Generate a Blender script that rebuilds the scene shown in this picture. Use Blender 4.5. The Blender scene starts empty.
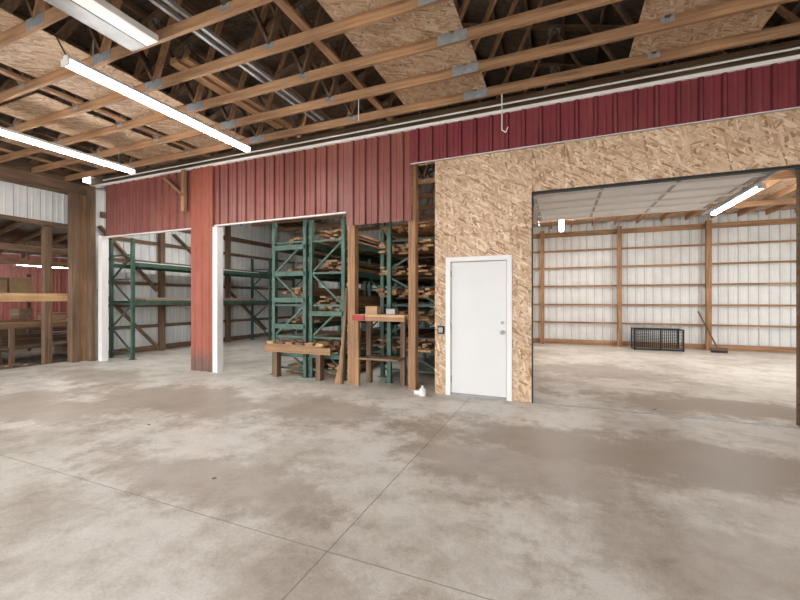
import bpy, math, random
from mathutils import Vector, Matrix
random.seed(7)
S=bpy.context.scene
S.view_settings.view_transform='Standard'
S.view_settings.exposure=0.1

# ------------------------------------------------------------------ materials
def newmat(name):
    m=bpy.data.materials.new(name); m.use_nodes=True
    nt=m.node_tree; b=nt.nodes['Principled BSDF']
    return m,nt,b
def coords(nt,scale=(1,1,1),rot=(0,0,0),src='Object'):
    tc=nt.nodes.new('ShaderNodeTexCoord'); mp=nt.nodes.new('ShaderNodeMapping')
    mp.inputs['Scale'].default_value=scale; mp.inputs['Rotation'].default_value=rot
    nt.links.new(tc.outputs[src],mp.inputs['Vector']); return mp.outputs['Vector']
def noise(nt,vec,scale,detail=4,rough=.6):
    n=nt.nodes.new('ShaderNodeTexNoise'); n.inputs['Scale'].default_value=scale
    n.inputs['Detail'].default_value=detail; n.inputs['Roughness'].default_value=rough
    nt.links.new(vec,n.inputs['Vector']); return n.outputs['Fac']
def ramp(nt,fac,stops):
    r=nt.nodes.new('ShaderNodeValToRGB'); e=r.color_ramp.elements
    while len(e)<len(stops): e.new(.5)
    for el,(p,c) in zip(e,stops): el.position=p; el.color=(*c,1)
    nt.links.new(fac,r.inputs['Fac']); return r.outputs['Color']
def mix(nt,fac,a,b,mode='MIX'):
    m=nt.nodes.new('ShaderNodeMix'); m.data_type='RGBA'; m.blend_type=mode
    for sock,v in ((m.inputs[0],fac),(m.inputs[6],a),(m.inputs[7],b)):
        if isinstance(v,(int,float)): sock.default_value=v
        elif isinstance(v,tuple): sock.default_value=(*v,1)
        else: nt.links.new(v,sock)
    return m.outputs[2]
def math_(nt,op,a,b=None):
    n=nt.nodes.new('ShaderNodeMath'); n.operation=op
    for i,v in enumerate((a,b)):
        if v is None: continue
        if isinstance(v,(int,float)): n.inputs[i].default_value=v
        else: nt.links.new(v,n.inputs[i])
    return n.outputs[0]
def bump(nt,b,h,s=.2,d=.01):
    n=nt.nodes.new('ShaderNodeBump'); n.inputs['Strength'].default_value=s; n.inputs['Distance'].default_value=d
    nt.links.new(h,n.inputs['Height']); nt.links.new(n.outputs['Normal'],b.inputs['Normal'])
def simple(name,col,rough=.6,metal=0,var=.15,scale=3):
    m,nt,b=newmat(name); v=coords(nt)
    n=noise(nt,v,scale,5)
    c=ramp(nt,n,[(.3,tuple(x*(1-var) for x in col)),(.7,tuple(min(1,x*(1+var)) for x in col))])
    nt.links.new(c,b.inputs['Base Color']); b.inputs['Roughness'].default_value=rough; b.inputs['Metallic'].default_value=metal
    return m
def wood(name,axis,c1,c2,c3,k=1):
    m,nt,b=newmat(name)
    sc=[26,26,26]; sc[axis]=1.2
    v=coords(nt,tuple(sc)); n=noise(nt,v,1.0,4,.65)
    v2=coords(nt); n2=noise(nt,v2,.9,2)
    c=ramp(nt,n,[(.28,c1),(.5,c2),(.72,c3)])
    c2_=ramp(nt,n2,[(.3,(.62,.6,.58)),(.7,(1.1,1.08,1.05))])
    c=mix(nt,1.0,c,c2_,'MULTIPLY')
    nt.links.new(c,b.inputs['Base Color']); b.inputs['Roughness'].default_value=.75
    bump(nt,b,n,.25,.004); return m
W=[wood('lumber_'+'xyz'[a],a,(.21,.105,.05),(.38,.215,.115),(.52,.33,.19)) for a in range(3)]
WD=[wood('old_lumber_'+'xyz'[a],a,(.085,.05,.03),(.18,.11,.066),(.28,.185,.12)) for a in range(3)]
WR=[wood('bright_lumber_'+'xyz'[a],a,(.42,.25,.11),(.60,.39,.20),(.72,.52,.31)) for a in range(3)]

def osb_mat(name,k=1.0,wall=True):
    m,nt,b=newmat(name)
    def layer(ang,off):
        tc=nt.nodes.new('ShaderNodeTexCoord')
        r=nt.nodes.new('ShaderNodeVectorRotate'); r.rotation_type='AXIS_ANGLE'
        r.inputs['Axis'].default_value=(0,1,0) if wall else (0,0,1); r.inputs['Angle'].default_value=ang
        nt.links.new(tc.outputs['Object'],r.inputs['Vector'])
        mp=nt.nodes.new('ShaderNodeMapping'); mp.inputs['Scale'].default_value=(9,.5,42) if wall else (9,42,.5)
        mp.inputs['Location'].default_value=(off,off,off); nt.links.new(r.outputs[0],mp.inputs['Vector'])
        nz=nt.nodes.new('ShaderNodeTexNoise'); nz.inputs['Scale'].default_value=.35; nz.inputs['Detail'].default_value=3; nt.links.new(mp.outputs[0],nz.inputs['Vector'])
        mm=nt.nodes.new('ShaderNodeVectorMath'); mm.operation='MULTIPLY_ADD'
        mm.inputs[1].default_value=(1.4,1.4,1.4); nt.links.new(nz.outputs['Color'],mm.inputs[0]); nt.links.new(mp.outputs[0],mm.inputs[2])
        vo=nt.nodes.new('ShaderNodeTexVoronoi'); vo.inputs['Scale'].default_value=1
        nt.links.new(mm.outputs[0],vo.inputs['Vector'])
        s=nt.nodes.new('ShaderNodeSeparateColor'); nt.links.new(vo.outputs['Color'],s.inputs[0])
        return s.outputs[0],s.outputs[1],s.outputs[2]
    L=[layer(a,o) for a,o in ((.25,0),(.95,3.3),(1.75,7.1),(2.6,11.7))]
    st=[(0,(.30*k,.17*k,.095*k)),(.18,(.49*k,.32*k,.20*k)),(.5,(.60*k,.43*k,.295*k)),(.8,(.68*k,.515*k,.37*k)),(1,(.80*k,.66*k,.52*k))]
    c=ramp(nt,L[0][0],st)
    for l in L[1:]:
        c=mix(nt,math_(nt,'GREATER_THAN',l[1],.55),c,ramp(nt,l[0],st))
    v=coords(nt); n=noise(nt,v,.8,3); t=ramp(nt,n,[(.35,(.84,.80,.76)),(.6,(1.03,1.02,1.0))]); c=mix(nt,1.0,c,t,'MULTIPLY')
    nt.links.new(c,b.inputs['Base Color']); b.inputs['Roughness'].default_value=.7
    return m
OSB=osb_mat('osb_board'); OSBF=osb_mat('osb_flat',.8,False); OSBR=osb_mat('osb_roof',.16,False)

def red_mat(name,c1,c2,rust,foot=False):
    m,nt,b=newmat(name); v=coords(nt)
    n=noise(nt,v,1.3,5,.7)
    c=ramp(nt,n,[(.3,c1),(.7,c2)])
    v2=coords(nt,(5,5,.6)); n2=noise(nt,v2,1.5,5,.7)
    r=ramp(nt,n2,[(.5,(0,0,0)),(.75,(rust,rust,rust))])
    c=mix(nt,r,c,(.24,.13,.08))
    if foot:   # rust and splash dirt near the slab
        g=nt.nodes.new('ShaderNodeNewGeometry'); s=nt.nodes.new('ShaderNodeSeparateXYZ'); nt.links.new(g.outputs['Position'],s.inputs[0])
        v3=coords(nt,(7,7,2.5)); n3=noise(nt,v3,1.5,7,.8)
        t=math_(nt,'ADD',math_(nt,'MULTIPLY',s.outputs[2],1.1),math_(nt,'MULTIPLY',n3,1.6))
        mr=nt.nodes.new('ShaderNodeMapRange'); mr.inputs[1].default_value=1.0; mr.inputs[2].default_value=1.3; mr.inputs[3].default_value=.85; mr.inputs[4].default_value=0
        nt.links.new(t,mr.inputs[0]); c=mix(nt,mr.outputs[0],c,(.12,.075,.055))
    nt.links.new(c,b.inputs['Base Color']); b.inputs['Roughness'].default_value=.5
    return m
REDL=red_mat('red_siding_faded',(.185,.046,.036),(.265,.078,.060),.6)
REDL_SHADE=red_mat('red_siding_faded_rib_shade',(.11,.024,.020),(.16,.042,.032),.3)  # darker copy for rib flanks: rib shade put into the colour
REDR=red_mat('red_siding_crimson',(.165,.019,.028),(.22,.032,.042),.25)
REDR_SHADE=red_mat('red_siding_crimson_rib_shade',(.08,.008,.012),(.11,.014,.019),.15)  # crimson darkened for rib flanks, standing in for shade along the ribs
REDP=red_mat('red_post_siding',(.27,.060,.033),(.34,.09,.052),.5,True)
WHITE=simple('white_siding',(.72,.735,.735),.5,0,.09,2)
WHITE_SHADE=simple('white_siding_rib_shade',(.52,.54,.545),.5,0,.09,2)  # greyer white paints the shade on rib flanks
WHITEP=simple('white_paint',(.80,.79,.78),.45,0,.03,2)
DOORW=simple('door_white_paint',(.70,.70,.70),.4,0,.02,2)
GALV=simple('galvanised_steel',(.30,.33,.36),.45,.4,.2,20)
GREEN=simple('green_rack_steel',(.045,.095,.070),.45,.2,.35,6)
BLACK=simple('black_metal',(.015,.015,.017),.5,.3,.2,6)
GREY=simple('grey_metal',(.35,.35,.35),.5,.3,.15,6)
REDPAINT=simple('red_shelf_paint',(.35,.03,.02),.5,0,.2,6)
PLASTICW=simple('white_plastic',(.8,.8,.78),.4,0,.05,6)
CARD=simple('cardboard',(.42,.27,.15),.8,0,.15,5)
LEAF=simple('debris_brown',(.16,.10,.06),.9,0,.3,20)

def emis(name,col,s):
    m,nt,b=newmat(name); b.inputs['Base Color'].default_value=(1,1,1,1)
    b.inputs['Emission Color'].default_value=(*col,1); b.inputs['Emission Strength'].default_value=s; return m
TUBE=emis('fluorescent_tube',(1,.975,.94),60)
TUBE2=emis('fluorescent_tube_small',(1,.975,.93),95)

def concrete():
    m,nt,b=newmat('concrete_floor'); v=coords(nt)
    n1=noise(nt,v,.75,8,.70); n2=noise(nt,v,2.6,10,.75); n3=noise(nt,v,70,3,.6)
    c=ramp(nt,n1,[(.34,(.46,.42,.36)),(.44,(.61,.57,.51)),(.52,(.73,.70,.65)),(.68,(.80,.775,.73))])
    c2=ramp(nt,n2,[(.34,(.66,.625,.58)),(.45,(.90,.885,.865)),(.53,(1,1,1)),(.8,(1.04,1.04,1.04))])
    c=mix(nt,1.0,c,c2,'MULTIPLY')
    c3=ramp(nt,n3,[(.3,(.86,.86,.86)),(.6,(1.02,1.02,1.02))]); c=mix(nt,1.0,c,c3,'MULTIPLY')
    tc=nt.nodes.new('ShaderNodeTexCoord')
    nd=math_(nt,'ADD',math_(nt,'MULTIPLY',noise(nt,v,1.3,9,.74),3.6),-1.8)
    tot=None
    for (cx,cy,rx,ry,k) in ((.9,4.2,2.8,.6,.85),(-.3,3.5,1.1,.6,.65),(-5.3,3.9,2.0,.8,.7),(-3.0,4.3,1.3,.6,.65),(-2.7,2.3,1.3,.4,.55),(1.9,6.5,1.6,.6,.85),(.6,8.8,1.5,.9,.5),(-6.5,3.0,1.6,.6,.65),(-8.3,4.6,1.2,.5,.6),(1.2,2.6,1.3,.5,.4),(-1.0,1.5,.9,.3,.35)):
        a=nt.nodes.new('ShaderNodeVectorMath'); a.operation='SUBTRACT'; a.inputs[1].default_value=(cx,cy,0); nt.links.new(tc.outputs['Object'],a.inputs[0])
        q=nt.nodes.new('ShaderNodeVectorMath'); q.operation='MULTIPLY'; q.inputs[1].default_value=(1/rx,1/ry,0); nt.links.new(a.outputs[0],q.inputs[0])
        l=nt.nodes.new('ShaderNodeVectorMath'); l.operation='LENGTH'; nt.links.new(q.outputs[0],l.inputs[0])
        s=math_(nt,'ADD',l.outputs['Value'],nd)
        mr=nt.nodes.new('ShaderNodeMapRange'); mr.interpolation_type='SMOOTHSTEP'
        mr.inputs[1].default_value=.6; mr.inputs[2].default_value=1.3; mr.inputs[3].default_value=k; mr.inputs[4].default_value=0
        nt.links.new(s,mr.inputs[0])
        tot=mr.outputs[0] if tot is None else math_(nt,'MAXIMUM',tot,mr.outputs[0])
    c=mix(nt,tot,c,(.32,.255,.195))
    v4=coords(nt,(.8,1.3,1)); n4=noise(nt,v4,1.6,9,.76)
    s=ramp(nt,n4,[(.55,(0,0,0)),(.66,(.5,.5,.5))]); c=mix(nt,s,c,(.36,.30,.24))
    sep=nt.nodes.new('ShaderNodeSeparateXYZ'); nt.links.new(tc.outputs['Object'],sep.inputs[0])
    wob=math_(nt,'MULTIPLY',math_(nt,'SUBTRACT',n2,.5),.02)
    for o,x0,w in ((0,-1.24,.005),(1,1.89,.004),(1,-3.0,.005),(0,3.8,.005)):
        d=math_(nt,'ABSOLUTE',math_(nt,'ADD',math_(nt,'SUBTRACT',sep.outputs[o],x0),wob))
        f=math_(nt,'MULTIPLY',math_(nt,'LESS_THAN',d,w),.62)
        c=mix(nt,f,c,(.19,.14,.10))
    nt.links.new(c,b.inputs['Base Color'])
    r=nt.nodes.new('ShaderNodeMapRange'); r.inputs[3].default_value=.30; r.inputs[4].default_value=.6; nt.links.new(n2,r.inputs[0])
    nt.links.new(r.outputs[0],b.inputs['Roughness']); b.inputs['Specular IOR Level'].default_value=.45
    bump(nt,b,n2,.05,.01); return m
CONC=concrete()
DIRT=simple('gravel_dirt',(.16,.13,.10),.95,0,.6,9)
GROUND=simple('outdoor_gravel',(.42,.40,.36),.95,0,.2,4)

# ------------------------------------------------------------------ mesh builder
class B:
    def __init__(s,name): s.n=name; s.v=[]; s.f=[]; s.mi=[]; s.m=[]
    def mat(s,m):
        if m not in s.m: s.m.append(m)
        return s.m.index(m)
    def face(s,vs,m):
        k=len(s.v); s.v+=[tuple(p) for p in vs]; s.f.append(tuple(range(k,k+len(vs)))); s.mi.append(s.mat(m)); return s
    def hexa(s,p,m):
        k=len(s.v); s.v+=[tuple(q) for q in p]; i=s.mat(m)
        for f in ((0,3,2,1),(4,5,6,7),(0,1,5,4),(1,2,6,5),(2,3,7,6),(3,0,4,7)):
            s.f.append(tuple(k+a for a in f)); s.mi.append(i)
        return s
    def box(s,a,b,m):
        x0,x1=sorted((a[0],b[0]));y0,y1=sorted((a[1],b[1]));z0,z1=sorted((a[2],b[2]))
        if isinstance(m,list):
            d=[x1-x0,y1-y0,z1-z0]; m=m[d.index(max(d))]
        return s.hexa([(x0,y0,z0),(x1,y0,z0),(x1,y1,z0),(x0,y1,z0),(x0,y0,z1),(x1,y0,z1),(x1,y1,z1),(x0,y1,z1)],m)
    def beam(s,p,q,w,h,m,up=(0,0,1)):
        p=Vector(p);q=Vector(q);d=(q-p).normalized(); up=Vector(up)
        if abs(d.dot(up))>.99: up=Vector((0,1,0))
        r=d.cross(up).normalized(); u=r.cross(d).normalized()
        if isinstance(m,list):
            a=[abs(c) for c in d]; m=m[a.index(max(a))]
        r=r*w/2;u=u*h/2
        return s.hexa([p-r-u,p+r-u,q+r-u,q-r-u,p-r+u,p+r+u,q+r+u,q-r+u],m)
    def tube(s,p,q,r,m,n=10,r2=None,cap=True):
        p=Vector(p);q=Vector(q);d=(q-p).normalized();up=Vector((0,0,1)) if abs(d.z)<.9 else Vector((0,1,0))
        a=d.cross(up).normalized();b=a.cross(d); r2=r if r2 is None else r2
        k=len(s.v);i=s.mat(m)
        for c,rr in ((p,r),(q,r2)):
            for j in range(n):
                t=2*math.pi*j/n; s.v.append(tuple(c+(a*math.cos(t)+b*math.sin(t))*rr))
        for j in range(n):
            s.f.append((k+j,k+(j+1)%n,k+n+(j+1)%n,k+n+j)); s.mi.append(i)
        if cap:
            s.f.append(tuple(k+j for j in range(n))[::-1]); s.mi.append(i)
            s.f.append(tuple(k+n+j for j in range(n))); s.mi.append(i)
        return s
    def corr(s,p0,p1,z0,z1,n,m,pitch=.229,depth=.02,mr=None,ztop=None):
        p0=Vector(p0);p1=Vector(p1);L=(p1-p0).length;d=(p1-p0)/L;n=Vector(n)
        pts=[(0,0)];u=pitch*.5
        while u<L:
            for du,dd in ((-.034,0),(-.016,depth),(.016,depth),(.034,0)):
                if 0<u+du<L: pts.append((u+du,dd))
            if .1<u+pitch*.5<L:
                for du,dd in ((-.02,0),(-.008,depth*.25),(.008,depth*.25),(.02,0)):
                    if u+pitch*.5+du<L: pts.append((u+pitch*.5+du,dd))
            u+=pitch
        pts.append((L,0)); k=len(s.v);i=s.mat(m); ir=s.mat(mr) if mr else i
        for a,b in pts:
            q=p0+d*a+n*b; s.v.append((q.x,q.y,z0)); s.v.append((q.x,q.y,ztop(q.x) if ztop else z1))
        for j in range(len(pts)-1):
            s.f.append((k+2*j,k+2*j+2,k+2*j+3,k+2*j+1))
            s.mi.append(ir if abs(pts[j][1]-pts[j+1][1])>depth*.5 else i)  # sloping rib flanks get the shade-coloured material
        return s
    def done(s,parent=None,bevel=0,center=True):
        me=bpy.data.meshes.new(s.n)
        c=Vector((0,0,0))
        if center and s.v:
            c=Vector([(min(v[i] for v in s.v)+max(v[i] for v in s.v))/2 for i in range(3)])
        me.from_pydata([tuple(Vector(v)-c) for v in s.v],[],s.f)
        for m in s.m: me.materials.append(m)
        me.polygons.foreach_set('material_index',s.mi); me.update()
        o=bpy.data.objects.new(s.n,me); o.location=c; S.collection.objects.link(o)
        if bevel:
            md=o.modifiers.new('bevel','BEVEL'); md.width=bevel; md.segments=2; md.limit_method='ANGLE'
        if parent: o.parent=parent
        return o

XL=-10.6; XR=6.5; YW=5.75; YB=13.8; YF=-6.5
RX=-2.05; RZ=6.95; EZ=4.42
def topz(x): return EZ+(RZ-EZ)*(1-abs(x-RX)/(RX-XL))
# ------------------------------------------------------------------ floor
B('floor').box((XL-.1,YF-2,-.15),(XR+3,YB+.1,0),CONC).done(center=False)
B('ground_lean_to').box((-19,-8.5,-.2),(XL-.11,YB+.1,-.03),DIRT).done()
B('ground_outdoor').box((-60,-60,-.3),(60,-8.6,-.06),GROUND).done()

# ------------------------------------------------------------------ partition wall: siding
b=B('wall_partition_siding'); D=.028
b.corr((-9.95,YW),(-7.06,YW),2.95,4.16,(0,-1),REDL,depth=D,mr=REDL_SHADE)
b.corr((-6.44,YW),(-3.38,YW),2.96,4.16,(0,-1),REDL,depth=D,mr=REDL_SHADE)
b.corr((-3.38,YW),(-2.2,YW),2.72,4.16,(0,-1),REDL,depth=D,mr=REDL_SHADE)
b.corr((-2.2,YW-.015),(XR,YW-.015),3.62,4.16,(0,-1),REDR,depth=D,mr=REDR_SHADE)
b.box((-9.95,YW+.005,2.97),(-7.0,YW+.045,3.2),WD); b.box((-6.4,YW+.005,2.98),(-3.4,YW+.045,3.22),WD)
b.box((-3.4,YW+.005,2.74),(-2.2,YW+.045,2.96),WD)
b.box((-9.95,YW+.03,3.3),(-2.2,YW+.05,4.16),WD); b.box((-2.2,YW+.03,3.62),(XR,YW+.05,4.16),WD)
b.box((XL,YW+.05,4.16),(XR,YW+.09,4.42),WD)
b.done()
B('trim_header').box((-10.45,YW-.05,4.155),(XR,YW+.045,4.20),WHITEP)\
  .box((-6.44,YW-.03,2.935),(-3.38,YW+.03,2.96),WHITEP)\
  .box((-9.95,YW-.03,2.925),(-7.06,YW+.05,2.95),WHITEP)\
  .box((-2.2,YW-.04,3.609),(XR,YW-.005,3.62),WHITEP).done()
B('electrical_conduit').tube((-9.9,YW-.09,4.255),(XR-.1,YW-.09,4.255),.013,PLASTICW).done()
b=B('red_clad_column')
b.corr((-7.06,YW-.05),(-6.46,YW-.05),0.0,4.155,(0,-1),REDP,.20)
b.box((-7.06,YW-.045,0),(-6.46,YW+.16,4.155),REDP)
b.box((-6.455,YW-.05,0),(-6.33,YW+.1,2.92),WHITEP)
b.done()
b=B('timber_knee_brace')
b.box((-7.27,YW-.12,3.3),(-7.17,YW-.06,4.15),W); b.beam((-7.78,YW-.095,4.05),(-7.2,YW-.095,3.62),.05,.10,W,(0,1,0))
b.done()
for x0,x1 in ((-3.40,-3.26),(-2.27,-2.15)):
    B('timber_post').box((x0,YW+.055,0),(x1,YW+.195,4.1),W).done(bevel=.004)
b=B('wall_osb_partition'); g=.002
def sh(x0,x1,z0,z1): b.box((x0+g,YW-.02,z0+g),(x1-g,YW+.012,z1-g),OSB)
sh(-1.80,-1.60,0,2.44); sh(-.655,-.367,0,2.44); sh(-1.60,-.655,2.09,2.44)
sh(-1.80,-.367,2.44,3.60)
sh(-.367,.05,2.97,3.60); 
b.box((.052,YW-.032,2.97),(2.53,YW+.012,3.598),OSB)
sh(2.53,3.72,0,2.44);sh(3.72,4.94,0,2.44);sh(4.94,XR,0,2.44);sh(2.53,4.9,2.44,3.6);sh(4.9,XR,2.44,3.6)
b.box((-1.79,YW+.015,0),(-1.66,YW+.15,3.6),W); b.box((-.60,YW+.015,0),(-.37,YW+.15,2.97),W)
b.box((-.6,YW+.015,2.97),(XR,YW+.15,3.6),WD); b.box((2.53,YW+.015,0),(XR,YW+.15,2.97),WD)
b.box((-1.6,YW+.015,2.15),(-.6,YW+.15,2.97),WD)
b.done()
# man door
e=bpy.data.objects.new('door_1',None); S.collection.objects.link(e)
b=B('frame'); x0,x1=-1.62,-.64
for a,c in ((x0,x0+.075),(x1-.075,x1)): b.box((a,YW-.045,0),(c,YW+.13,2.10),WHITEP)
b.box((x0,YW-.046,2.03),(x1,YW+.13,2.10),WHITEP); b.box((x0+.075,YW-.02,0),(x1-.075,YW+.13,.03),GREY); b.done(e,.004)
b=B('door_leaf'); b.box((x0+.083,YW-.008,.035),(x1-.083,YW+.03,2.021),DOORW)
b.done(e,.004)
b=B('door_knob'); kx=x1-.135
b.tube((kx,YW-.008,.98),(kx,YW-.025,.98),.032,GREY,16); b.tube((kx,YW-.025,.98),(kx,YW-.06,.98),.012,GREY,12)
b.tube((kx,YW-.055,.98),(kx,YW-.085,.98),.028,GREY,16); b.tube((kx,YW-.008,1.12),(kx,YW-.03,1.12),.024,GREY,16)
for z in (.25,1.05,1.85): b.tube((x0+.08,YW-.018,z-.05),(x0+.08,YW-.018,z+.05),.008,GREY)
b.done(e)
b=B('electrical_switch_box'); b.box((-1.745,YW-.06,.93),(-1.645,YW-.021,1.05),BLACK); b.box((-1.73,YW-.066,.95),(-1.66,YW-.06,1.03),GREY)
b.tube((-1.70,YW-.04,1.0),(-1.70,YW-.04,1.10),.009,GREY); b.done(bevel=.003)
# garage opening seals
b=B('trim_garage_opening')
b.box((-.372,YW-.04,0),(-.354,YW+.03,2.97),BLACK); b.box((2.508,YW-.04,0),(2.53,YW+.03,2.97),BLACK)
b.box((-.372,YW-.04,2.94),(2.53,YW+.03,2.972),BLACK); b.box((-.345,YW-.03,.0),(2.50,YW+.01,.008),GREY); b.done()
# overhead sectional door, open
e=bpy.data.objects.new('overhead_garage_door',None); S.collection.objects.link(e)
b=B('door_sections')
for i in range(5):
    y0=6.15+i*.58; z=3.16+.012*i
    b.box((-.42,y0+.010,z),(2.56,y0+.570,z+.045),WHITEP)
    for x in (-.39,.59,1.57,2.53): b.box((x-.022,y0+.04,z-.015),(x+.022,y0+.54,z),GREY)
    for q in (.045,.535): b.box((-.42,y0+q-.012,z-.03),(2.56,y0+q+.012,z),WHITEP)
    for x in (-.40,.59,1.57,2.54): b.box((x-.03,y0-.035,z-.03),(x+.03,y0+.035,z-.012),GALV)
b.done(e)
b=B('tracks')
for x in (-.46,2.60):
    b.box((x-.02,YW+.2,0),(x+.02,YW+.24,2.75),GALV)
    pr=None
    for k in range(9):
        t=k/8*math.pi/2; q=(x,YW+.22+.38*(1-math.cos(t)),2.75+.38*math.sin(t))
        if pr: b.beam(pr,q,.04,.04,GALV)
        pr=q
    b.box((x-.02,6.3,3.11),(x+.02,9.3,3.15),GALV); b.box((x-.01,9.1,3.12),(x+.02,9.13,3.76),GALV); b.box((x-.01,7.5,3.12),(x+.02,7.53,3.76),GALV)
b.tube((-.5,YW+.28,3.42),(2.62,YW+.28,3.42),.016,GALV); b.tube((.4,YW+.28,3.42),(1.7,YW+.28,3.42),.032,BLACK)
b.done(e)

# ------------------------------------------------------------------ outer walls with girts and posts
gz=(.09,.72,1.3,1.9,2.5,3.06,3.6)
b=B('wall_back'); b.corr((XL-.15,YB+.06),(XR+2.5,YB+.06),0,4.6,(0,-1),WHITE,.229,.025,mr=WHITE_SHADE,ztop=lambda x: max(4.1,topz(x)+.1)); b.done()
b=B('girts_back_wall')
for z in gz:
    h=.15 if z in (.09,3.6) else .055
    b.box((-1.7,YB-.045,z-h/2),(XR+2.4,YB-.002,z+h/2),W)
    b.box((XL,YB-.045,z-h/2),(-1.9,YB-.002,z+h/2),WD)
b.done()
x=-.55-2.25*4
while x<9:
    B('wall_post').box((x-.06,YB-.18,0),(x+.06,YB-.047,3.75),W if x>-1.8 else WD).done(); x+=2.25
b=B('wall_left_storage'); b.corr((XL-.12,YW+.1),(XL-.12,YB+.1),0,4.6,(1,0),WHITE,.229,.015,mr=WHITE_SHADE); b.done()
b=B('girts_left_wall')
for z in gz:
    h=.15 if z in (.09,3.6) else .09
    b.box((XL-.095,YW+.3,z-h/2),(XL-.06,YB-.05,z+h/2),WD)
y=7.6
while y<YB-.5:
    b.box((XL-.06,y-.07,0),(XL+.06,y+.07,4.2),WD); y+=2.4
b.beam((XL-.03,6.0,3.3),(XL-.03,7.5,1.7),.04,.14,WD,(1,0,0)); b.beam((XL-.03,6.0,1.7),(XL-.03,7.5,.1),.04,.14,WD,(1,0,0))
b.beam((XL-.03,8.0,3.4),(XL-.03,9.8,2.0),.04,.14,WD,(1,0,0)); b.beam((XL-.03,9.9,1.9),(XL-.03,11.9,.3),.04,.14,WD,(1,0,0))
b.done()
B('wall_divider').box((-1.78,YW+.2,0),(-1.70,YB-.2,3.75),OSB).done()
B('wall_right_room_side').corr((XR+2.4,YW+.1),(XR+2.4,YB),0,4.0,(-1,0),WHITE,.229,.015).done()
B('wall_right').corr((XR,YF),(XR,YW),0,4.3,(-1,0),WHITE,.229,.015).done()
b=B('wall_front'); b.corr((XL,YF),(XR,YF),3.7,4.4,(0,1),WHITE,.229,.015,ztop=lambda x:topz(x)+.1)  # unseen gable, closed up to the roof to darken the ceiling
b.box((XL,YF-.06,3.6),(XR,YF-.02,3.85),W)
b.done()
for x in (XL,-6.3,-2.1,2.2,XR): B('wall_post').box((x-.07,YF-.22,0),(x+.07,YF-.07,4.2),W).done()

# left open side
B('left_eave_beam').box((XL-.06,YF+.1,3.93),(XL+.08,YW-.1,4.19),WD).box((XL-.10,YF+.1,4.19),(XL-.06,YW-.1,4.56),WD).done()
B('wall_left_upper_panel').corr((XL-.14,YF),(XL-.14,YW-.15),3.22,3.93,(1,0),WHITE,.229,.015,mr=WHITE_SHADE).box((XL-.13,YF,3.14),(XL-.10,YW-.15,3.23),WD).done()
B('corner_post').box((XL+.02,5.30,0),(XL+.20,5.46,3.93),WD).box((XL+.0,5.50,0),(XL+.12,5.64,3.93),W).box((XL+.22,5.58,0),(XL+.36,5.70,4.15),WD).done()
B('white_jamb_post').box((-10.13,YW-.06,0),(-9.99,YW+.08,2.97),WHITEP).done()
B('lean_to_post').box((XL-.36,4.98,-.03),(XL-.22,5.12,3.13),WD).done()
# lean-to
b=B('lean_to_rails'); b.box((XL-.20,2.0,1.42),(XL-.15,5.6,1.60),WR)
b.box((XL-.7,2.0,2.55),(XL-.62,6.5,2.70),WD); b.box((XL-2.2,2.0,2.35),(XL-2.1,8,2.5),W); b.done()
b=B('wall_lean_to'); b.corr((-17,-1),(-17,11),0,3.0,(1,0),REDL,.229,.02); b.corr((-17,11),(XL-.15,11),0,4,(0,-1),REDL,.229,.02)
b.done()
b=B('roof_lean_to')
b.face([(-17.3,-3,2.95),(-17.3,11,2.95),(XL-.05,11,4.3),(XL-.05,-3,4.3)],OSBR)
for i in range(20):
    y=-2.6+i*.7; b.beam((-17.2,y,2.9),(XL-.1,y,4.22),.04,.14,WD)
b.done()
B('lean_to_post').box((-13.6,7.9,-.03),(-13.46,8.04,3.55),WD).done()
B('lean_to_post').box((-16.6,3.6,-.03),(-16.46,3.74,2.95),WD).done()

def board_pile(name,x0,x1,y0,y1,z,layers,mats,bw=.14,bt=.04,along=1,jit=.25,fill=.9):
    b=B(name)
    for l in range(layers):
        a=x0 if along==1 else y0; end=x1 if along==1 else y1
        while a+bw<end:
            w=bw*random.uniform(.7,1.15)
            if random.random()<fill:
                j0=random.uniform(0,jit); j1=random.uniform(0,jit*2); m=random.choice(mats)
                zz=z+l*bt
                if along==1: b.box((a,y0+j0,zz),(a+w-.006,y1-j1,zz+bt-.004),m)
                else: b.box((x0+j0,a,zz),(x1-j1,a+w-.006,zz+bt-.004),m)
            a+=w
    return b.done()
board_pile('lumber_stack',-13.0,-12.3,3.5,7.2,.30,7,[WD,WD,W])
B('stack_bearer').box((-13,4.2,-.03),(-12.3,4.3,.30),WD).box((-13,6.2,-.03),(-12.3,6.3,.30),WD).done()
board_pile('lumber_stack',-16.2,-14.8,4.5,8.6,.40,10,[WD,W,WD])
B('stack_bearer').box((-16.2,5.2,-.03),(-14.8,5.3,.40),WD).box((-16.2,7.6,-.03),(-14.8,7.7,.40),WD).done()
b=B('timber_workbench')
for y in (3.3,4.7,6.1):
    for x in (-12.1,-11.55): b.box((x-.04,y-.04,-.03),(x+.04,y+.04,.90),WD)
    b.box((-12.1,y-.02,.25),(-11.55,y+.02,.33),WD)
b.box((-12.18,3.2,.90),(-11.48,6.25,.95),W); b.box((-12.14,3.3,.33),(-11.52,6.1,.36),WD); b.box((-11.51,3.25,.80),(-11.48,6.2,.90),WD); b.done()
for (y,w,h,m) in ((3.7,.35,.22,CARD),(4.3,.5,.14,WD),(5.0,.25,.30,WD),(5.6,.4,.18,CARD)):
    b=B('storage_crate'); b.box((-12.05,y-w/2,.952),(-11.65,y+w/2,.952+h),m); b.box((-12.06,y-w/2-.01,.952+h*.75),(-11.64,y+w/2+.01,.952+h*.9),WD); b.done(bevel=.006)
b=B('timber_shelf')
for y in (4.0,6.2):
    for x in (-14.3,-13.5): b.box((x-.04,y-.04,-.03),(x+.04,y+.04,2.2),WD)
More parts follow.
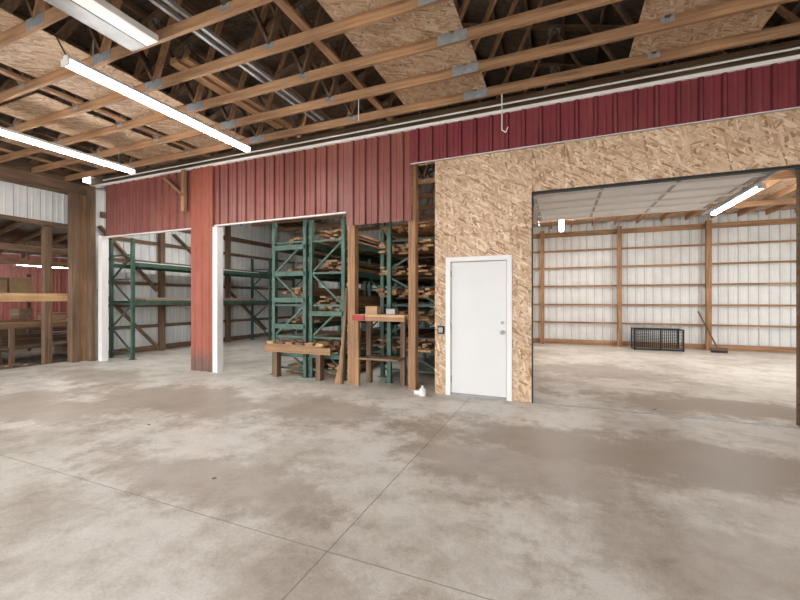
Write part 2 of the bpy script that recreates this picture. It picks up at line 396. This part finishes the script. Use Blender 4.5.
b.box((-14.35,3.9,1.50),(-13.45,6.3,1.58),W); b.done()
for (y,s) in ((4.55,.55),(5.2,.42),(5.75,.5)):
    b=B('cardboard_box'); b.box((-14.2,y-.25,1.582),(-13.6,y+.25,1.582+s),CARD)
    b.box((-14.21,y-.03,1.582+s),(-13.59,y+.03,1.586+s),WR[1]); b.done(bevel=.01)
b=B('scrap_wood_debris')
for i in range(45):
    x=random.uniform(-11.35,-11.05); y=random.uniform(3.3,4.8); a=random.uniform(0,3.1); L=random.uniform(.05,.15)
    b.beam((x,y,-.015),(x+L*math.cos(a),y+L*math.sin(a),random.uniform(-.015,.015)),.05,.03,random.choice([WD,WD,W]))
b.done()

# ------------------------------------------------------------------ roof and trusses
b=B('ceiling_roof_deck')
for (xa,xb) in ((XL-.15,RX),(RX,XR)):
    b.face([(xa,YF-.3,topz(xa)+.12),(xb,YF-.3,topz(xb)+.12),(xb,YB+.2,topz(xb)+.12),(xa,YB+.2,topz(xa)+.12)],OSBR)
b.face([(XR,YW,4.4),(XR+2.6,YW,4.0),(XR+2.6,YB+.2,4.0),(XR,YB+.2,4.4)],OSBR)
b.done()
b=B('roof_purlins')
for i in range(15):
    for sgn in (-1,1):
        x=RX+sgn*(.3+i*.6)
        if x<XL or x>XR: continue
        b.box((x-.02,YF+.1,topz(x)+.02),(x+.02,YB,topz(x)+.11),WD)
b.done()
b=B('roof_truss'); cz=4.205; ch=.115
b.box((XL,-.02,cz),(XR,.02,cz+ch),W[0])
b.beam((XL,0,EZ),(RX,0,RZ-.05),.038,.12,WD,(0,1,0)) ; b.beam((RX,0,RZ-.05),(XR,0,EZ),.038,.12,WD,(0,1,0))
bots=[-8.3,-6.6,-4.9,-3.0,-1.07,1.0,3.1,4.9]; tops=[-9.3,-7.5,-5.8,-4.0,RX,-.1,2.0,4.0,5.7]
for i,x in enumerate(bots):
    for t in (tops[i],tops[i+1]):
        b.beam((x,0,cz+.10),(t,0,topz(t)-.08),.034,.075,WD if (i+int(t))%2 else W,(0,1,0))
    hw=.16 if i in (2,4) else .06
    for y in (-.0225,.0225): b.box((x-hw,y-.0015,cz+.0 if hw>.1 else cz+.05),(x+hw,y+.0015,cz+ch-.002),GALV)
for t in tops:
    for y in (-.0225,.0225): b.box((t-.1,y-.0015,topz(t)-.17),(t+.1,y+.0015,topz(t)-.05),GALV)
o=b.done(center=False)
c=5.27; ys=[]
while c>YF: ys.append(c); c-=.615
c=6.2
while c<YB-.2: ys.append(c); c+=.615*2
o.location.y=ys[0]
for y in ys[1:]:
    p=bpy.data.objects.new('roof_truss',o.data); p.location=(0,y,0); S.collection.objects.link(p)
zt=cz+ch+.001
for x0,x1,y0,y1 in ((-2.15,-.95,1.9,4.05),(-2.12,-.92,4.06,5.35),(.75,1.97,3.6,5.4),(-6.25,-5.1,1.8,4.0),(-6.3,-5.15,4.02,5.3),(-7.9,-6.72,3.0,5.3),(-9.3,-8.6,2.4,5.4)):
    B('osb_loft_sheet').box((x0,y0,zt),(x1,y1,zt+.012),OSBF).done()
board_pile('loft_boards',-4.4,-4.05,3.2,5.3,zt,2,[W,WD],along=1)
for x in (-9.9,-6.5,-2.5,3.4):
    B('truss_bracing').box((x-.045,YF+.2,zt),(x+.045,YW-.1,zt+.038),W).done()
b=B('door_track_rail'); 
for x in (-3.62,-3.50): b.box((x-.022,1.8,zt+.0),(x+.022,5.2,zt+.04),GREY)
b.done()

# ------------------------------------------------------------------ light fixtures
def fixture(x,y0,y1,z,hang,tm=TUBE,wire=False,wide=.12):
    e=bpy.data.objects.new('fluorescent_light_fixture',None); S.collection.objects.link(e); e.location=(x,(y0+y1)/2,z)
    def fin(b):
        o=b.done(); o.parent=e; o.matrix_parent_inverse=Matrix.Translation(-e.location); return o
    b=B('housing'); w=wide/2
    b.hexa([(x-w,y0,z+.02),(x+w,y0,z+.02),(x+w,y1,z+.02),(x-w,y1,z+.02),(x-w*.5,y0,z+.07),(x+w*.5,y0,z+.07),(x+w*.5,y1,z+.07),(x-w*.5,y1,z+.07)],WHITEP)
    for y in (y0,y1): b.box((x-w,y-.01,z-.035),(x+w,y+.01,z+.03),WHITEP)
    fin(b)
    b=B('tubes')
    for dx in (-w*.5,w*.5): b.tube((x+dx,y0+.012,z-.008),(x+dx,y1-.012,z-.008),.021,tm,10)
    fin(b)
    b=B('hangers')
    for y in (y0+.25,y1-.25): b.tube((x,y,z+.07),(x,y,hang),.006,GALV,6)
    if wire:
        pr=(x,y0+.15,z+.07)
        for k in range(1,9):
            t=k/8; q=(x-.35*t,y0+.15-.1*t,z+.07+(hang-z)*t-.22*math.sin(math.pi*t)*(1-t)); b.tube(pr,q,.007,BLACK,6,cap=False); pr=q
    fin(b)
fixture(-4.57,2.27,4.70,3.83,4.21,wire=True)
fixture(-7.33,2.27,4.70,3.83,4.21,wire=True)
for x in (-7.33,-4.57,-1.8,1.0,3.8): fixture(x,-4.2,-1.8,3.83,4.21)  # unseen fixtures behind the camera, added to light the main room
fixture(3.36,8.95,11.3,3.5,3.78,TUBE2); fixture(.03,9.9,12.3,3.5,3.78,TUBE2); fixture(6.4,8.9,11.3,3.5,3.78,TUBE2)
fixture(-8.0,6.4,8.8,4.05,4.21,TUBE2); fixture(-3.4,6.1,7.9,4.05,4.21,TUBE2)  # added fixtures, hidden above the openings to brighten the storage bays
fixture(-15,6.2,7.8,2.52,3.2,TUBE2)
b=B('white_ceiling_panel_fixture'); b.box((-4.02,1.75,4.12),(-3.84,2.72,4.19),WHITEP); b.box((-4.30,1.8,4.15),(-4.08,2.75,4.20),GREY); b.done(bevel=.005)
B('hanging_cord').tube((-2.55,4.65,4.2),(-2.55,4.65,3.9),.006,PLASTICW,6).done()
b=B('hanging_cord'); b.tube((-.72,5.27,4.2),(-.72,5.27,3.72),.008,PLASTICW,6); b.tube((-.72,5.27,3.72),(-.67,5.27,3.68),.008,PLASTICW,6); b.tube((-.67,5.27,3.68),(-.64,5.27,3.75),.008,PLASTICW,6); b.done()

# ------------------------------------------------------------------ right room ceiling
b=B('ceiling_right_room'); b.box((-1.7,YW+.2,3.92),(XR+2.4,YB-.02,3.94),OSBF); b.done()
b=B('ceiling_joists_right_room')
x=-1.5
while x<XR+2.3: b.box((x-.02,YW+.2,3.78),(x+.02,YB-.2,3.918),W); x+=.61
b.box((-1.7,9.35,3.70),(XR+2.3,9.40,3.84),W); b.box((-1.7,11.6,3.66),(XR+2.3,11.65,3.78),W)
b.done()
b=B('wire_crate'); x0,x1,y0,y1,z1=2.0,3.18,13.0,13.5,.62
for x in (x0,x1):
    for y in (y0,y1): b.box((x-.02,y-.02,0),(x+.02,y+.02,z1),BLACK)
for z in (.03,z1-.02):
    for y in (y0,y1): b.box((x0,y-.015,z-.015),(x1,y+.015,z+.015),BLACK)
    for x in (x0,x1): b.box((x-.015,y0,z-.015),(x+.015,y1,z+.015),BLACK)
for i in range(1,24):
    x=x0+(x1-x0)*i/24
    for y in (y0,y1): b.tube((x,y,.03),(x,y,z1-.02),.006,BLACK,5,cap=False)
for i in range(1,7):
    z=z1*i/7
    for y in (y0,y1): b.tube((x0,y,z),(x1,y,z),.006,BLACK,5,cap=False)
b.box((x0,y0,.03),(x1,y1,.045),GREY); b.box((2.62,y0-.018,.03),(2.66,y0-.005,.6),BLACK); b.done()
b=B('push_broom'); b.tube((4.02,13.2,.10),(3.68,13.60,1.12),.02,WD[2],8); b.box((3.84,13.10,.07),(4.22,13.2,.13),WD); b.box((3.85,13.10,0),(4.21,13.2,.07),BLACK); b.done()

# ------------------------------------------------------------------ pallet racks
def rack(x0,x1,ys,levels,H=2.95):
    b=B('green_pallet_rack'); p=.034
    for y in ys:
        for x in (x0,x1):
            b.box((x-p,y-p,0),(x+p,y+p,H),GREEN); b.box((x-.07,y-.06,0),(x+.07,y+.06,.01),GREEN)
        z=.15; k=0
        while z+.6<H:
            b.beam((x0,y,z),(x1,y,z),.03,.035,GREEN)
            b.beam((x0,y,z) if k%2 else (x1,y,z),(x1,y,z+.6) if k%2 else (x0,y,z+.6),.03,.035,GREEN); z+=.6;k+=1
        b.beam((x0,y,z),(x1,y,z),.03,.035,GREEN)
    for i in range(len(ys)-1):
        for z in levels:
            for x in (x0,x1): b.box((x-.025,ys[i]+p,z-.05),(x+.025,ys[i+1]-p,z+.05),GREEN)
            for k in range(1,4):
                y=ys[i]+(ys[i+1]-ys[i])*k/4; b.box((x0+.025,y-.03,z+.02),(x1-.025,y+.03,z+.05),WD)
    return b.done()
LW=[W,WD,W,W,WR]
rack(-10.42,-9.6,(6.15,8.55,10.95,13.3),(1.38,2.32))
board_pile('lumber_stack',-10.38,-9.65,6.3,10.7,2.372,1,[WHITEP,WR,W],fill=1)
board_pile('lumber_stack',-10.38,-9.65,6.4,10.6,1.432,2,[WHITEP,W,GREY],fill=.8)
rack(-5.15,-4.42,(6.0,8.4,10.8,13.0),(.42,.95,1.45,1.95,2.45))
rack(-4.32,-3.62,(6.05,8.45,10.85),(.42,1.2,1.95,2.5))
rack(-3.1,-1.95,(6.6,9.0,11.4),(.5,1.0,1.45,1.85,2.25,2.65),H=3.0)
for z,n in ((.472,4),(1.002,3),(1.502,5),(2.002,3),(2.502,4)): board_pile('lumber_stack',-5.10,-4.46,6.12,random.uniform(9.5,12.5),z,n,LW,bw=.12,jit=.5)
for z,n in ((.472,6),(1.252,7),(2.002,5),(2.552,6)): board_pile('lumber_stack',-4.27,-3.66,6.12,random.uniform(9.5,10.7),z,n,LW,bw=.12,jit=.45)
for z,n in ((.552,5),(1.052,5),(1.502,4),(1.902,4),(2.302,5),(2.702,3)): board_pile('lumber_stack',-3.05,-1.99,6.2,random.uniform(10.5,11.2),z,n,LW,bw=.13,jit=.5)
board_pile('lumber_stack',-5.07,-4.48,6.12,8.1,0.0,4,LW,jit=.3)
board_pile('lumber_stack',-4.23,-3.70,6.15,8.2,0.0,5,LW,jit=.3)
b=B('rack_cross_bars')
for z in (.42,.95,1.45,1.95,2.45): b.box((-5.15,5.94,z-.045),(-4.42,5.963,z+.045),GREEN)
for z in (.42,1.2): b.box((-4.32,5.99,z-.045),(-3.62,6.013,z+.045),GREEN)
b.done()
b=B('lumber_offcuts')
for i in range(3): b.box((-5.22+.1*i,5.80+.048*i,.470),(-3.75-.22*i,5.842+.048*i,.60+.03*(i%2)),[W,WR,W][i])
for i in range(6):
    x=-5.1+.22*i; b.box((x,5.72,.632),(x+.15,5.935,.68),random.choice([W,WR,WD]))
for x in (-5.02,-4.05): b.box((x,5.80,0),(x+.09,5.93,.468),WD)
b.done()
b=B('red_work_shelf'); b.box((-3.22,YW-.04,1.17),(-2.30,YW+.04,1.21),WR); b.box((-3.24,YW+.04,1.17),(-2.28,YW+.36,1.205),W)
b.box((-3.24,YW-.07,1.11),(-3.02,YW-.04,1.20),REDPAINT); b.box((-3.22,YW-.04,1.10),(-2.3,YW-.0,1.17),W)
b.box((-3.15,YW+.27,0),(-3.06,YW+.35,1.17),WD); b.box((-2.5,YW+.27,0),(-2.42,YW+.35,1.17),WD); b.box((-3.21,YW-.03,0),(-3.14,YW+.04,1.17),W)
b.box((-3.14,YW-.03,.45),(-2.42,YW+.35,.48),WD)
b.done()
for (x,y,w,d,h,m) in ((-2.95,YW+.15,.22,.16,.12,CARD),(-2.62,YW+.2,.16,.14,.08,GREY)):
    B('small_parts_box').box((x-w/2,y-d/2,1.21),(x+w/2,y+d/2,1.21+h),m).box((x-w/2-.008,y-d/2-.008,1.21+h),(x+w/2+.008,y+d/2+.008,1.222+h),m).done(bevel=.004)
B('green_rack_post').box((-2.80,YW+.38,0),(-2.73,YW+.45,2.95),GREEN).box((-2.84,YW+.36,0),(-2.70,YW+.47,.01),GREEN).done()
b=B('leaning_boards')
for i in range(4): b.beam((-3.59+i*.04,5.74,0.0),(-3.54+i*.02,5.93,.6+.35*i),.035,.07,random.choice([W,WD]),(0,1,0))
b.done()
b=B('white_plastic_jug'); cx,cy=-1.93,5.52
b.tube((cx,cy,0),(cx,cy,.09),.05,PLASTICW,14); b.tube((cx,cy,.09),(cx,cy,.13),.05,PLASTICW,14,.018); b.tube((cx,cy,.13),(cx,cy,.155),.018,PLASTICW,10)
b.tube((cx-.13,cy+.04,.035),(cx-.04,cy+.01,.035),.035,PLASTICW,12); b.done()
b=B('floor_leaf_debris')
for px,py in ((148,425),(213,479),(560,405),(660,375),(655,410)):
    u=(px-400)/385; d=1.45*385/(py-300); X=d*(-.384+.923*u); Y=d*(.923+.384*u)
    for k in range(2):
        a=random.uniform(0,3.1); r=random.uniform(.01,.02)
        b.beam((X+random.uniform(-.03,.03),Y,.004),(X+r*math.cos(a)+.01,Y+r*math.sin(a),.005),.012,.006,LEAF)
b.done()

# ------------------------------------------------------------------ world + camera
w=bpy.data.worlds.new('world'); S.world=w; w.use_nodes=True
bg=w.node_tree.nodes['Background']; bg.inputs[0].default_value=(.965,.975,.98,1); bg.inputs[1].default_value=6.4
cam=bpy.data.cameras.new('camera'); co=bpy.data.objects.new('camera',cam); S.collection.objects.link(co)
co.location=(0,0,1.45); co.rotation_euler=(math.radians(90),0,math.radians(22.6)); cam.lens=17.33; cam.sensor_width=36; cam.clip_start=.05
S.camera=co
